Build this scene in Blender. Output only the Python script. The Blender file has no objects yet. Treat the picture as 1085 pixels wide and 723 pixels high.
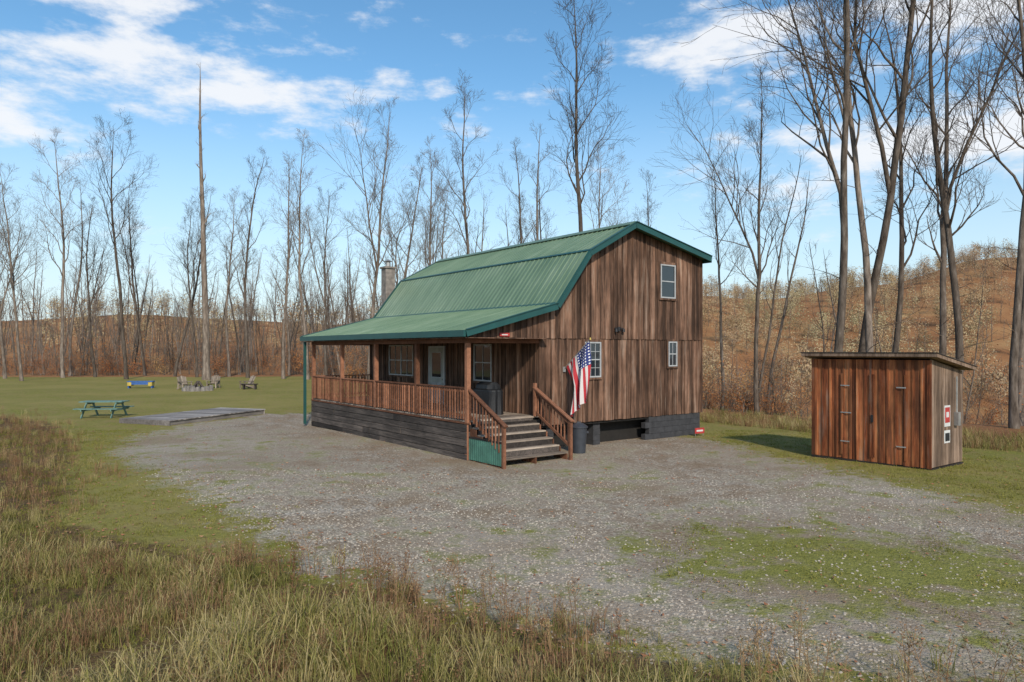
import bpy, math, random
import numpy as np
from mathutils import Vector, Matrix
R = random.Random(7)
S = bpy.context.scene
COL = S.collection

# ------------------------------------------------------------------ node helpers
def newmat(name):
    m = bpy.data.materials.new(name); m.use_nodes = True
    nt = m.node_tree; b = nt.nodes['Principled BSDF']
    return m, nt, b
def N(nt, t, **kw):
    n = nt.nodes.new(t)
    for k, v in kw.items(): setattr(n, k, v)
    return n
def L(nt, a, b): nt.links.new(a, b)
def ramp(nt, fac, stops):
    r = N(nt, 'ShaderNodeValToRGB'); e = r.color_ramp.elements
    while len(e) < len(stops): e.new(0.5)
    for i, (p, c) in enumerate(stops):
        e[i].position = p; e[i].color = (c[0], c[1], c[2], 1) if not isinstance(c, float) else (c, c, c, 1)
    if fac is not None: L(nt, fac, r.inputs[0])
    return r.outputs[0]
def noise(nt, vec, scale, detail=4, rough=0.55):
    n = N(nt, 'ShaderNodeTexNoise'); n.inputs['Scale'].default_value = scale
    n.inputs['Detail'].default_value = detail; n.inputs['Roughness'].default_value = rough
    if vec is not None: L(nt, vec, n.inputs['Vector'])
    return n.outputs['Fac']
def mapping(nt, vec, scale):
    m = N(nt, 'ShaderNodeMapping'); m.inputs['Scale'].default_value = scale; L(nt, vec, m.inputs['Vector']); return m.outputs[0]
def math_(nt, op, a, b=None, c=None, clamp=False):
    n = N(nt, 'ShaderNodeMath', operation=op); n.use_clamp = clamp
    for i, x in enumerate((a, b, c)):
        if x is None: continue
        if isinstance(x, (int, float)): n.inputs[i].default_value = x
        else: L(nt, x, n.inputs[i])
    return n.outputs[0]
def mixc(nt, fac, a, b, mode='MIX'):
    n = N(nt, 'ShaderNodeMix', data_type='RGBA', blend_type=mode)
    for i, x in ((0, fac), (6, a), (7, b)):
        if isinstance(x, (int, float)): n.inputs[i].default_value = x
        elif isinstance(x, tuple): n.inputs[i].default_value = (x[0], x[1], x[2], 1)
        else: L(nt, x, n.inputs[i])
    return n.outputs[2]
def bump(nt, b, h, strength=0.5, dist=0.02):
    n = N(nt, 'ShaderNodeBump'); n.inputs['Strength'].default_value = strength; n.inputs['Distance'].default_value = dist
    L(nt, h, n.inputs['Height']); L(nt, n.outputs[0], b.inputs['Normal'])
def objco(nt): return N(nt, 'ShaderNodeTexCoord').outputs['Object']

def wood(name, stops, sc=(11, 11, 0.7), rough=0.85, big=True, tintamt=0.7, stain=0.0):
    m, nt, b = newmat(name); co = objco(nt)
    at = N(nt, 'ShaderNodeAttribute', attribute_name='tint').outputs['Fac']
    n1 = noise(nt, mapping(nt, co, sc), 1.0, 6, 0.65)
    n2 = noise(nt, mapping(nt, co, tuple(3.5 * s for s in sc)), 1.0, 3)
    f = math_(nt, 'ADD', math_(nt, 'MULTIPLY', n1, 0.65), math_(nt, 'MULTIPLY', n2, 0.35))
    f = math_(nt, 'ADD', f, math_(nt, 'MULTIPLY', math_(nt, 'SUBTRACT', at, 0.5), 0.18))
    c = ramp(nt, f, stops)
    k = math_(nt, 'ADD', math_(nt, 'MULTIPLY', at, tintamt), 1 - tintamt / 2)
    if big:
        nb = noise(nt, co, 0.9, 4, .6)
        k = math_(nt, 'MULTIPLY', k, math_(nt, 'ADD', math_(nt, 'MULTIPLY', nb, 1.5), 0.25))
    if stain:
        n3 = noise(nt, mapping(nt, co, (5, 5, .45)), 1.0, 5, .7)
        c = mixc(nt, ramp(nt, n3, [(0.47, 0.0), (0.6, stain)]), c, (0.034, 0.022, 0.016))
        c = mixc(nt, ramp(nt, n3, [(0.34, stain), (0.44, 0.0)]), c, (0.25, 0.18, 0.135))
    cm = N(nt, 'ShaderNodeVectorMath', operation='SCALE'); L(nt, c, cm.inputs[0]); L(nt, k, cm.inputs['Scale'])
    L(nt, cm.outputs[0], b.inputs['Base Color']); b.inputs['Roughness'].default_value = rough; b.inputs['Specular IOR Level'].default_value = .2
    bump(nt, b, f, 0.6, 0.012)
    return m
def plain(name, c, rough=0.6, var=0.25, sc=6, metal=0.0, bs=0.15):
    m, nt, b = newmat(name); co = objco(nt)
    n = noise(nt, co, sc, 5)
    a = tuple(x * (1 - var) for x in c); d = tuple(min(1, x * (1 + var)) for x in c)
    L(nt, ramp(nt, n, [(0.3, a), (0.7, d)]), b.inputs['Base Color'])
    b.inputs['Roughness'].default_value = rough; b.inputs['Metallic'].default_value = metal
    bump(nt, b, noise(nt, co, sc * 8, 2), bs, 0.01)
    return m
def instmat(name, stops, rough=0.75, trans=0.0, psc=0.5):
    """colour varies per instance (object random), per blade (tint) and with the place it grows"""
    m, nt, b = newmat(name)
    oi = N(nt, 'ShaderNodeObjectInfo')
    at = N(nt, 'ShaderNodeAttribute', attribute_name='tint').outputs['Fac']
    pn_ = noise(nt, oi.outputs['Location'], psc, 3, .6)
    f = math_(nt, 'ADD', math_(nt, 'MULTIPLY', oi.outputs['Random'], 0.3), math_(nt, 'MULTIPLY', at, 0.35))
    f = math_(nt, 'ADD', f, math_(nt, 'SUBTRACT', math_(nt, 'MULTIPLY', pn_, 1.3), .45))
    col = ramp(nt, f, stops)
    b.inputs['Roughness'].default_value = rough; b.inputs['Specular IOR Level'].default_value = .2
    if trans:
        nt.nodes.remove(b)
        d = N(nt, 'ShaderNodeBsdfDiffuse'); L(nt, col, d.inputs['Color'])
        t = N(nt, 'ShaderNodeBsdfTranslucent'); L(nt, col, t.inputs['Color'])
        mx = N(nt, 'ShaderNodeMixShader'); mx.inputs[0].default_value = trans
        L(nt, d.outputs[0], mx.inputs[1]); L(nt, t.outputs[0], mx.inputs[2])
        L(nt, mx.outputs[0], nt.nodes['Material Output'].inputs['Surface'])
    else: L(nt, col, b.inputs['Base Color'])
    return m

M_side = wood('siding_wood', [(0.28, (0.038, 0.022, 0.015)), (0.45, (0.12, 0.066, 0.042)), (0.6, (0.2, 0.113, 0.074)), (0.78, (0.28, 0.185, 0.13))], stain=.75, tintamt=.5)
M_rail = wood('stained_rail_wood', [(0.3, (0.11, 0.046, 0.026)), (0.7, (0.27, 0.125, 0.072))], sc=(8, 8, 8))
M_skirt = wood('weathered_skirt_boards', [(0.3, (0.02, 0.017, 0.015)), (0.55, (0.065, 0.054, 0.047)), (0.75, (0.15, 0.12, 0.1))], sc=(14, 0.9, 14))
M_tread = wood('grey_tread_wood', [(0.3, (0.13, 0.10, 0.08)), (0.7, (0.34, 0.28, 0.22))], sc=(1.2, 14, 14))
M_deck = wood('grey_deck_wood', [(0.3, (0.15, 0.13, 0.12)), (0.7, (0.36, 0.33, 0.3))], sc=(12, 0.8, 12))
M_shed = wood('cedar_shed_boards', [(0.28, (0.07, 0.02, 0.01)), (0.45, (0.23, 0.07, 0.028)), (0.62, (0.37, 0.135, 0.052)), (0.8, (0.42, 0.23, 0.12))], sc=(9, 9, 0.6), tintamt=0.6, stain=.6)
M_shed2 = wood('faded_shed_boards', [(0.3, (0.10, 0.065, 0.045)), (0.5, (0.22, 0.15, 0.105)), (0.75, (0.34, 0.25, 0.19))], sc=(9, 9, 0.6), tintamt=0.7, stain=.5)
M_trim = plain('dark_green_trim', (0.012, 0.07, 0.065), 0.45, 0.15, 2, 0, 0.02)
M_panel = plain('green_corrugated_panel', (0.06, 0.16, 0.12), 0.45, 0.3, 3)
M_white = plain('pale_frame_paint', (0.38, 0.39, 0.39), 0.5, 0.12, 4, 0, 0.03)
M_sign = plain('sign_white', (0.6, 0.6, 0.58), 0.5, 0.08, 4, 0, 0.03)
M_dark = plain('dark_shade_fill', (0.015, 0.013, 0.011), 0.9)  # near-black colour standing in for shade in hollows and behind boards
M_block = plain('concrete_block', (0.22, 0.19, 0.165), 0.9, 0.35, 5, 0, 0.5)
M_dblock = plain('dark_block_skirt', (0.04, 0.04, 0.043), 0.8, 0.3, 5)
M_black = plain('black_cover_vinyl', (0.012, 0.013, 0.015), 0.55, 0.3, 3)
M_metal = plain('galvanised_metal', (0.4, 0.39, 0.37), 0.45, 0.25, 5, 0.6)
M_curt = plain('pale_curtain', (0.36, 0.37, 0.33), 0.9, 0.2, 4)
M_red = plain('red_paint', (0.42, 0.04, 0.035), 0.5)
M_can = plain('charcoal_plastic', (0.04, 0.045, 0.055), 0.45, 0.2)
M_teal = plain('teal_table_paint', (0.11, 0.2, 0.17), 0.6, 0.35)
M_blue = plain('blue_paint', (0.03, 0.1, 0.3), 0.5)
M_yel = plain('yellow_paint', (0.45, 0.33, 0.06), 0.5)
M_stone = plain('field_stone', (0.2, 0.18, 0.16), 0.9, 0.4, 4, 0, 0.6)
m, nt, b = newmat('green_metal_roof'); co = objco(nt)
n1 = noise(nt, mapping(nt, co, (.6, 3.2, .6)), 1.0, 5, .6); n2 = noise(nt, co, .45, 3)
c = ramp(nt, math_(nt, 'ADD', math_(nt, 'MULTIPLY', n1, .6), math_(nt, 'MULTIPLY', n2, .4)), [(.3, (.075, .135, .08)), (.5, (.12, .19, .115)), (.7, (.2, .27, .18))])
L(nt, c, b.inputs['Base Color']); b.inputs['Roughness'].default_value = .4; bump(nt, b, n2, .1, .05); M_roof = m
mg, nt, b = newmat('window_glass')
b.inputs['Base Color'].default_value = (0.02, 0.028, 0.035, 1); b.inputs['Roughness'].default_value = 0.04
b.inputs['Specular IOR Level'].default_value = 0.8
bump(nt, b, noise(nt, objco(nt), 2.5, 1), 0.08, 0.03)
M_glass = mg

# ------------------------------------------------------------------ mesh builder
class MB:
    def __init__(s): s.V = []; s.F = []; s.M = []; s.T = []; s.mats = []
    def mi(s, m):
        if m not in s.mats: s.mats.append(m)
        return s.mats.index(m)
    def add(s, vs, fs, m, tint=None):
        o = len(s.V); s.V += [tuple(v) for v in vs]; k = s.mi(m); t = R.random() if tint is None else tint
        for f in fs: s.F.append(tuple(i + o for i in f)); s.M.append(k); s.T.append(t)
    def hexa(s, p, m, tint=None):
        s.add(p, [(3, 2, 1, 0), (4, 5, 6, 7), (0, 1, 5, 4), (1, 2, 6, 5), (2, 3, 7, 6), (3, 0, 4, 7)], m, tint)
    def box(s, x0, x1, y0, y1, z0, z1, m, tint=None):
        s.hexa([(x0, y0, z0), (x1, y0, z0), (x1, y1, z0), (x0, y1, z0), (x0, y0, z1), (x1, y0, z1), (x1, y1, z1), (x0, y1, z1)], m, tint)
    def beam(s, a, c, w, h, m, tint=None, up=(0, 0, 1)):
        a = Vector(a); c = Vector(c); d = (c - a).normalized(); u = Vector(up)
        if abs(d.dot(u)) > 0.99: u = Vector((0, 1, 0))
        sd = d.cross(u).normalized() * w / 2; u2 = sd.cross(d).normalized() * h / 2
        s.hexa([a - sd - u2, a + sd - u2, c + sd - u2, c - sd - u2, a - sd + u2, a + sd + u2, c + sd + u2, c - sd + u2], m, tint)
    def cyl(s, c, r0, r1, z0, z1, m, n=20, tint=0.5):
        vs = []
        for z, r in ((z0, r0), (z1, r1)):
            vs += [(c[0] + r * math.cos(6.28318 * i / n), c[1] + r * math.sin(6.28318 * i / n), z) for i in range(n)]
        fs = [(i, (i + 1) % n, n + (i + 1) % n, n + i) for i in range(n)] + [tuple(range(n - 1, -1, -1)), tuple(range(n, 2 * n))]
        s.add(vs, fs, m, tint)
    def obj(s, name, parent=None, link=True, bevel=0):
        me = bpy.data.meshes.new(name); me.from_pydata(s.V, [], s.F); me.update()
        for m in s.mats: me.materials.append(m)
        me.polygons.foreach_set('material_index', s.M)
        a = me.attributes.new('tint', 'FLOAT', 'FACE'); a.data.foreach_set('value', s.T)
        o = bpy.data.objects.new(name, me)
        if link: COL.objects.link(o)
        if parent: o.parent = parent
        if bevel:
            bm = o.modifiers.new('bevel', 'BEVEL'); bm.width = bevel; bm.segments = 1; bm.limit_method = 'ANGLE'
        return o
def empty(name, loc, rz=0):
    e = bpy.data.objects.new(name, None); e.location = loc; e.rotation_euler = (0, 0, rz); COL.objects.link(e); return e

# ------------------------------------------------------------------ ground
GRAVEL = [(-12.1, 21.1), (-13.6, 25.8), (-13.4, 29.1), (-12.0, 34), (-9, 34.5), (-4, 30), (2, 26), (5.3, 26.4), (7.0, 23.7), (8.0, 19.3), (8.7, 16.5), (9.7, 13.2), (13, 12), (20, 9), (18, 6.2), (9, 6.3), (5.2, 6.3), (3.2, 6.5), (2.1, 6.8), (0.98, 7.25), (0, 8.0), (-1.37, 9.05), (-2.94, 9.83), (-4.0, 11.6), (-5.7, 13.6), (-8.8, 17.2)]
MOSS = [(1.68, 11.6), (3.8, 13), (6.0, 12.5), (8.05, 11), (13, 9.6), (12, 7.6), (5.4, 7.5), (3.8, 7.8), (2.5, 8.6), (1.9, 10)]
TALL = [(-9.9, 13.6), (-6.7, 11.6), (-4.2, 10.3), (-2.8, 9.5), (-1.2, 8.6), (0.1, 7.7), (1.5, 6.8), (3.1, 6.3), (5.1, 6.1), (9, 5.8), (9, 2.5), (-12, 2.5), (-16, 9)]
BRUSH = [(-24, 33), (-19.5, 29.5), (-14.5, 23), (-11.8, 18.5), (-9, 14), (-8.4, 12.6), (-16, 9), (-30, 18)]
LAWN = [(-62, 80), (-24, 82), (-10, 62), (2, 50), (7.5, 40), (8.5, 33), (11.5, 29), (15, 24), (20, 20), (40, 16), (40, -20), (-70, -20), (-75, 40)]
def sdf(px, py, poly):
    px = np.asarray(px, float); py = np.asarray(py, float)
    d = np.full(px.shape, 1e9); ins = np.zeros(px.shape, bool); n = len(poly)
    for i in range(n):
        ax, ay = poly[i]; bx, by = poly[(i + 1) % n]
        ex, ey = bx - ax, by - ay; wx, wy = px - ax, py - ay
        t = np.clip((wx * ex + wy * ey) / (ex * ex + ey * ey), 0, 1)
        d = np.minimum(d, (wx - ex * t) ** 2 + (wy - ey * t) ** 2)
        c = ((ay > py) != (by > py)) & (px < (bx - ax) * (py - ay) / (by - ay + 1e-12) + ax)
        ins ^= c
    d = np.sqrt(d); return np.where(ins, d, -d)
def sm(a, b, x): t = np.clip((x - a) / (b - a), 0, 1); return t * t * (3 - 2 * t)
def gz(x, y):
    x = np.asarray(x, float); y = np.asarray(y, float)
    r = x / np.maximum(np.abs(y), 1)
    top = np.interp(r, [-1.5, -0.6, -0.2, 0.1, 0.25, 0.4, 0.75, 1.5], [17, 17, 18, 26, 46, 50, 62, 66])
    top = top * (1 + 0.08 * np.sin(r * 9 + 1) + 0.03 * np.sin(r * 31))
    near = np.interp(r, [-.1, .15], [95, 150]); far = np.interp(r, [-.1, .15], [330, 450])
    h = top * sm(near, far, y + 0.15 * x)
    dip = -13 * sm(5, 20, x) * sm(32, 85, y + 0.5 * (x - 10)) * (1 - 0.2 * sm(100, 200, y))
    und = 0.05 * np.sin(x * 0.35 + 1) * np.sin(y * 0.28) * sm(2, 6, np.abs(y - 24))
    rough = (0.9 * np.sin(x * 0.05 + y * 0.03) * np.sin(y * 0.045) + 2 * np.sin(x * .021 + 2) * np.sin(y * .017)) * sm(95, 200, np.hypot(x, y))
    return h + dip + und + rough
def axis(lo, hi, flo, fhi, step):
    a = list(np.arange(flo, fhi, step)); s = step; v = a[-1]
    while v < hi: s *= 1.09; v += s; a.append(v)
    s = step; v = a[0]
    while v > lo: s *= 1.09; v -= s; a.insert(0, v)
    return np.array(a)
xs = axis(-1600, 1600, -26, 24, 0.25); ys = axis(-300, 1700, 3, 38, 0.25)
X, Y = np.meshgrid(xs, ys); nx, ny = len(xs), len(ys)
Z = gz(X, Y)
vs = np.stack([X.ravel(), Y.ravel(), Z.ravel()], 1)
idx = np.arange(nx * ny).reshape(ny, nx)
fs = np.stack([idx[:-1, :-1].ravel(), idx[:-1, 1:].ravel(), idx[1:, 1:].ravel(), idx[1:, :-1].ravel()], 1)
me = bpy.data.meshes.new('ground'); me.from_pydata(vs.tolist(), [], fs.tolist())
def am(poly, w): return np.clip(0.5 + sdf(X, Y, poly) / (2 * w), 0, 1).ravel()
for nm, p, w in (('m_gravel', GRAVEL, 1.5), ('m_moss', MOSS, 1.9), ('m_tall', TALL, 0.9), ('m_brush', BRUSH, 1.6), ('m_lawn', LAWN, 1.5)):
    a = me.attributes.new(nm, 'FLOAT', 'POINT'); a.data.foreach_set('value', am(p, w).astype(np.float32))
for p in me.polygons: p.use_smooth = True
ground = bpy.data.objects.new('ground', me); COL.objects.link(ground)
m, nt, b = newmat('ground_surface'); co = objco(nt)
def mask(nm, nz, amt, lo=0.44, hi=0.56):
    a = N(nt, 'ShaderNodeAttribute', attribute_name=nm).outputs['Fac']
    f = math_(nt, 'ADD', a, math_(nt, 'MULTIPLY', math_(nt, 'SUBTRACT', nz, 0.5), amt))
    mr = N(nt, 'ShaderNodeMapRange', interpolation_type='SMOOTHSTEP'); mr.inputs[1].default_value = lo; mr.inputs[2].default_value = hi
    L(nt, f, mr.inputs[0]); return mr.outputs[0]
nA = noise(nt, co, 1.3, 7, 0.68); nB = noise(nt, co, 0.35, 3); nC = noise(nt, co, 9, 4, 0.7); nD = noise(nt, co, 55, 2, 0.7)
nE = noise(nt, co, 0.06, 4); nG = noise(nt, co, .16, 4, .6)
grass = ramp(nt, math_(nt, 'ADD', math_(nt, 'MULTIPLY', nC, 0.5), math_(nt, 'MULTIPLY', nD, 0.5)), [(0.3, (0.06, 0.06, 0.015)), (0.46, (0.165, 0.165, 0.035)), (0.6, (0.28, 0.26, 0.06)), (0.75, (0.38, 0.31, 0.12))])
grass = mixc(nt, ramp(nt, nA, [(0.42, 0.0), (0.68, 0.75)]), grass, (0.27, 0.19, 0.09))
grass = mixc(nt, ramp(nt, nG, [(0.42, 0.0), (0.62, 0.6)]), grass, (0.3, 0.245, 0.085))
mossc = ramp(nt, math_(nt, 'ADD', math_(nt, 'MULTIPLY', nC, 0.4), math_(nt, 'MULTIPLY', nD, 0.6)), [(0.3, (0.07, 0.07, 0.015)), (0.5, (0.2, 0.2, 0.04)), (0.7, (0.36, 0.33, 0.08))])
dry = ramp(nt, math_(nt, 'ADD', math_(nt, 'MULTIPLY', nC, 0.6), math_(nt, 'MULTIPLY', nD, 0.4)), [(0.3, (0.04, 0.028, 0.015)), (0.55, (0.14, 0.09, 0.042)), (0.75, (0.28, 0.2, 0.09))])
lit = ramp(nt, math_(nt, 'ADD', math_(nt, 'MULTIPLY', nC, 0.5), math_(nt, 'MULTIPLY', nE, 0.5)), [(0.3, (0.13, 0.06, 0.03)), (0.5, (0.31, 0.15, 0.065)), (0.65, (0.38, 0.24, 0.11)), (0.8, (0.26, 0.21, 0.1))])
vo = N(nt, 'ShaderNodeTexVoronoi'); vo.inputs['Scale'].default_value = 26; L(nt, co, vo.inputs['Vector'])
sp = N(nt, 'ShaderNodeSeparateColor'); L(nt, vo.outputs['Color'], sp.inputs[0])
grav = ramp(nt, sp.outputs[0], [(0.0, (0.14, 0.113, 0.085)), (0.35, (0.31, 0.262, 0.205)), (0.7, (0.44, 0.378, 0.3)), (1.0, (0.62, 0.56, 0.47))])
grav = mixc(nt, ramp(nt, nD, [(0.42, 0.0), (0.62, 0.45)]), grav, (0.2, 0.162, 0.122))
grav = mixc(nt, ramp(nt, nA, [(0.42, 0.6), (0.58, 0.0)]), grav, (0.23, 0.155, 0.09))
grav = mixc(nt, ramp(nt, nG, [(0.4, 0.0), (0.6, 0.5)]), grav, (0.44, 0.388, 0.32))
grav = mixc(nt, ramp(nt, nB, [(0.5, 0.0), (0.66, 0.55)]), grav, (0.25, 0.18, 0.11))
grav = mixc(nt, math_(nt, 'MULTIPLY', ramp(nt, nA, [(0.48, 0.0), (0.64, 0.85)]), ramp(nt, nG, [(0.44, 0.0), (0.56, 1.0)])), grav, mossc)
mm = math_(nt, 'MULTIPLY', mask('m_moss', nA, 2.8, 0.4, 0.95), .92)
grav = mixc(nt, mm, grav, mossc)
c = mixc(nt, mask('m_lawn', nA, 0.6), lit, grass)
c = mixc(nt, mask('m_brush', nA, 0.8, 0.4, 0.6), c, dry)
c = mixc(nt, mask('m_gravel', nA, 1.9, .38, .62), c, grav)
c = mixc(nt, mask('m_tall', nA, 0.9, 0.4, 0.6), c, dry)
L(nt, c, b.inputs['Base Color']); b.inputs['Roughness'].default_value = 0.95; b.inputs['Specular IOR Level'].default_value = 0.1
hh = math_(nt, 'ADD', math_(nt, 'MULTIPLY', vo.outputs['Distance'], -0.8), math_(nt, 'ADD', math_(nt, 'MULTIPLY', nC, 1.2), nD))
bump(nt, b, hh, 0.6, 0.03)
me.materials.append(m)

# ------------------------------------------------------------------ cabin (local: x = across gable, y = along ridge)
cab = empty('cabin', (-1.25, 19.7, 0), math.radians(37.0))
W0, W1, LEN = 2.64, 10.24, 11.7
PROF = [(-0.32, 3.64), (2.98, 4.5), (4.32, 6.22), (6.4, 7.33), (10.38, 6.5)]
def prof(s): return float(np.interp(s, [p[0] for p in PROF], [p[1] for p in PROF])) - 0.1
def boards(mb, plane, a0, a1, pos, out, z0, ztop, mat, bw=0.22, batten=True, th=0.025):
    a = a0
    while a < a1 - 0.01:
        e = min(a + bw * R.uniform(.9, 1.1), a1); g = 0.006
        if a1 - e < .06: e = a1
        zt = lambda q: ztop(q) if callable(ztop) else ztop
        kinks = [p[0] for p in PROF if a + g < p[0] < e - g] if callable(ztop) else []
        st = [a + g] + kinks + [e - g]; t = R.random()
        jit = R.uniform(-0.005, 0.005); zb = z0 + R.uniform(-.012, .012)
        for q0, q1 in zip(st[:-1], st[1:]):
            p0, p1 = sorted((pos, pos + out * (th + jit)))
            if plane == 'y': mb.hexa([(q0, p0, zb), (q1, p0, zb), (q1, p1, zb), (q0, p1, zb), (q0, p0, zt(q0)), (q1, p0, zt(q1)), (q1, p1, zt(q1)), (q0, p1, zt(q0))], mat, t)
            else: mb.hexa([(p0, q0, zb), (p1, q0, zb), (p1, q1, zb), (p0, q1, zb), (p0, q0, zt(q0)), (p1, q0, zt(q0)), (p1, q1, zt(q1)), (p0, q1, zt(q1))], mat, t)
        if batten:
            w = R.uniform(.02, .028); p0, p1 = sorted((pos + out * (th - .004), pos + out * (th + 0.022))); q0, q1 = e - w, e + w; z1 = min(zt(q0), zt(q1)) - 0.003; t = R.random()
            if plane == 'y': mb.box(q0, q1, p0, p1, z0 + .003, z1, mat, t)
            else: mb.box(p0, p1, q0, q1, z0 + .003, z1, mat, t)
        a = e
wl = MB()
boards(wl, 'y', W0, W1, 0.0, -1, 0.8, 3.5, M_side)
boards(wl, 'y', 0.06, W1, -0.035, -1, 3.46, prof, M_side)
boards(wl, 'x', 0.0, LEN, W0, -1, 1.1, 4.25, M_side)
boards(wl, 'y', 0.06, W1, LEN + 0.01, 1, 3.46, prof, M_side)
boards(wl, 'y', W0, W1, LEN, 1, 0.1, 3.5, M_side)
boards(wl, 'x', 0.0, LEN, W1, 1, 0.1, 6.4, M_side)
wl.box(W1 - 0.005, W1 + 0.06, -0.09, 0.05, 0.8, 6.35, M_side, .3)
wl.box(W0 - 0.06, W0 - 0.028, -0.05, 0.08, 1.1, 3.5, M_side, .4)
def core(y0, y1):
    ps = [(W0 + .01, 0.85), (W1 - .01, 0.85), (W1 - .01, 6.35), (6.4, 7.2), (4.34, 6.08), (3.0, 4.36), (W0 + .01, 4.2)]
    n = len(ps); v = [(p[0], y0, p[1]) for p in ps] + [(p[0], y1, p[1]) for p in ps]
    wl.add(v, [tuple(range(n)), tuple(range(2 * n - 1, n - 1, -1))] + [(i, n + i, n + (i + 1) % n, (i + 1) % n) for i in range(n)], M_dark)
core(0.003, LEN - 0.003)  # unseen dark core, added to stop light leaking between the boards
wl.box(0.05, W0, -0.03, -0.0, 3.46, 3.62, M_side, .3)
wl.obj('board_and_batten_walls', cab)
fd = MB()
fd.box(W0, W1, 0.05, LEN - .1, 0.72, 0.84, M_dark)
for row in range(4):
    x = 7.3 + (0.2 if row % 2 else 0)
    while x < W1:
        fd.box(x + .004, min(x + .396, W1), -0.0, 0.18, row * 0.2 + 0.004, row * 0.2 + 0.196, M_dblock); x += 0.4
for px in (3.0, 5.0):
    for k in range(4): fd.box(px, px + .3, 0.15 + .01 * (k % 2), 0.5, k * .19 - .05, k * .19 + .135, M_dblock)
fd.box(W1 - 0.2, W1 - .02, 0.2, LEN - .1, -0.1, 0.8, M_dblock); fd.box(W0, W1 - .2, LEN - 0.3, LEN - .1, -0.1, 0.8, M_dblock)  # unseen outer walls, added to keep light out of the crawl space
fd.box(W0 + .05, W1 - .3, .55, .65, -0.1, 0.72, M_dark)  # dark sheet standing in for the shade deep under the cabin
fd.obj('foundation', cab)
rf = MB(); Y0, Y1 = -0.42, LEN + 0.35
for (s0, h0), (s1, h1) in zip(PROF[:-1], PROF[1:]):
    d = Vector((s1 - s0, 0, h1 - h0)).normalized(); nrm = Vector((-d.z, 0, d.x)); t = nrm * 0.06
    a = Vector((s0, 0, h0)); c_ = Vector((s1, 0, h1))
    def P(v, y): return (v.x, y, v.z)
    rf.hexa([P(a - t, Y0), P(c_ - t, Y0), P(c_ - t, Y1), P(a - t, Y1), P(a, Y0), P(c_, Y0), P(c_, Y1), P(a, Y1)], M_roof, .5)
    y = Y0 + 0.1
    while y < Y1 - .05:
        r = nrm * 0.024; w = 0.018
        p = a + d * 0.004; q = c_ - d * 0.004
        rf.hexa([P(p, y - w), P(q, y - w), P(q, y + w), P(p, y + w), P(p + r, y - w * .5), P(q + r, y - w * .5), P(q + r, y + w * .5), P(p + r, y + w * .5)], M_roof, .5)
        y += 0.24
rf.obj('metal_roof', cab)
tr = MB()
for yy in (Y0 - 0.012, Y1 + 0.012):
    for i, ((s0, h0), (s1, h1)) in enumerate(zip(PROF[:-1], PROF[1:])):
        for (dz, wdt, hgt) in ((-0.07, 0.024, 0.2), (0.032, 0.1, 0.022)):
            tr.beam((s0, yy, h0 + dz), (s1, yy, h1 + dz), wdt, hgt, M_trim, .5)
tr.box(-0.40, -0.325, Y0 + .01, Y1 - .01, 3.47, 3.65, M_trim, .5)
tr.box(10.385, 10.42, Y0 + .01, Y1 - .01, 6.3, 6.52, M_trim, .5)
tr.beam((6.4 - .16, Y0, 7.30), (6.4 - .16, Y1, 7.30), .3, .02, M_roof, .5, up=(-.46, 0, .88))
tr.beam((6.4 + .16, Y0, 7.33), (6.4 + .16, Y1, 7.33), .3, .02, M_roof, .5, up=(.21, 0, .98))
for (s_, h_) in ((4.32, 6.25), (2.98, 4.52)):
    tr.beam((s_, Y0, h_), (s_, Y1, h_), .1, .02, M_trim, .5, up=(-.6, 0, .8))
tr.box(-0.30, 2.7, -0.38, LEN + .3, 3.43, 3.455, M_side, .5)
tr.box(-0.33, -.23, LEN + .02, LEN + .11, 0.05, 3.45, M_trim, .5)
tr.obj('roof_trim', cab)
po = MB()
y = 0.0
while y < LEN: po.box(0.0, W0 - .03, y + .003, min(y + .14, LEN) - .003, 1.06, 1.1, M_tread); y += 0.14
for k in range(5):
    yb = 0.0
    cuts = sorted([R.uniform(2, 9.5) for _ in range(2)]) + [LEN]
    for ye in cuts:
        po.box(-0.03 + R.uniform(-.008, .008), 0.02, yb + .003, ye - .003, k * .21 + .006 - .05, k * .21 + .2 - .05, M_skirt); yb = ye
    po.box(0.03, W0 - .04, -0.02, 0.02, k * .21 - .044, k * .21 + .15, M_skirt); po.box(0.03, W0 - .04, LEN - 0.02, LEN + 0.02, k * .21 - .044, k * .21 + .15, M_skirt)
po.box(-0.045, 0.06, -0.04, LEN + .03, 1.01, 1.055, M_rail)
po.box(0.1, W0 - .1, 0.1, LEN - .1, 0.9, 1.04, M_dark)
posts = [0.06, 2.95, 5.85, 8.75, LEN - .06]
for i, y in enumerate(posts): po.box(-0.02, 0.11, y - .065, y + .065, 1.1 if 0 < i < 4 else 0.0, 3.3, M_rail)
po.box(-0.02, 0.11, -0.03, LEN + .03, 3.3, 3.43, M_rail); po.box(0.11, W0 - .03, -0.025, 0.03, 3.3, 3.44, M_rail, .3); po.box(0.11, W0 - .03, LEN - 0.03, LEN + 0.02, 3.3, 3.43, M_rail)
po.obj('porch_structure', cab, bevel=0.004)
ra = MB()
for y0, y1 in zip(posts[:-1], posts[1:]):
    a0, a1 = y0 + .066, y1 - .066
    ra.box(-0.03, 0.12, a0, a1, 2.0, 2.04, M_rail); ra.box(0.01, 0.07, a0, a1, 1.9, 1.985, M_rail); ra.box(0.01, 0.07, a0, a1, 1.2, 1.28, M_rail)
    n = int((a1 - a0) / 0.145)
    for i in range(n):
        y = a0 + (i + .5) * (a1 - a0) / n; ra.box(-0.03, 0.008, y - .022, y + .022, 1.13, 1.97, M_rail)
a0, a1 = .12, W0 - .05
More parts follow.
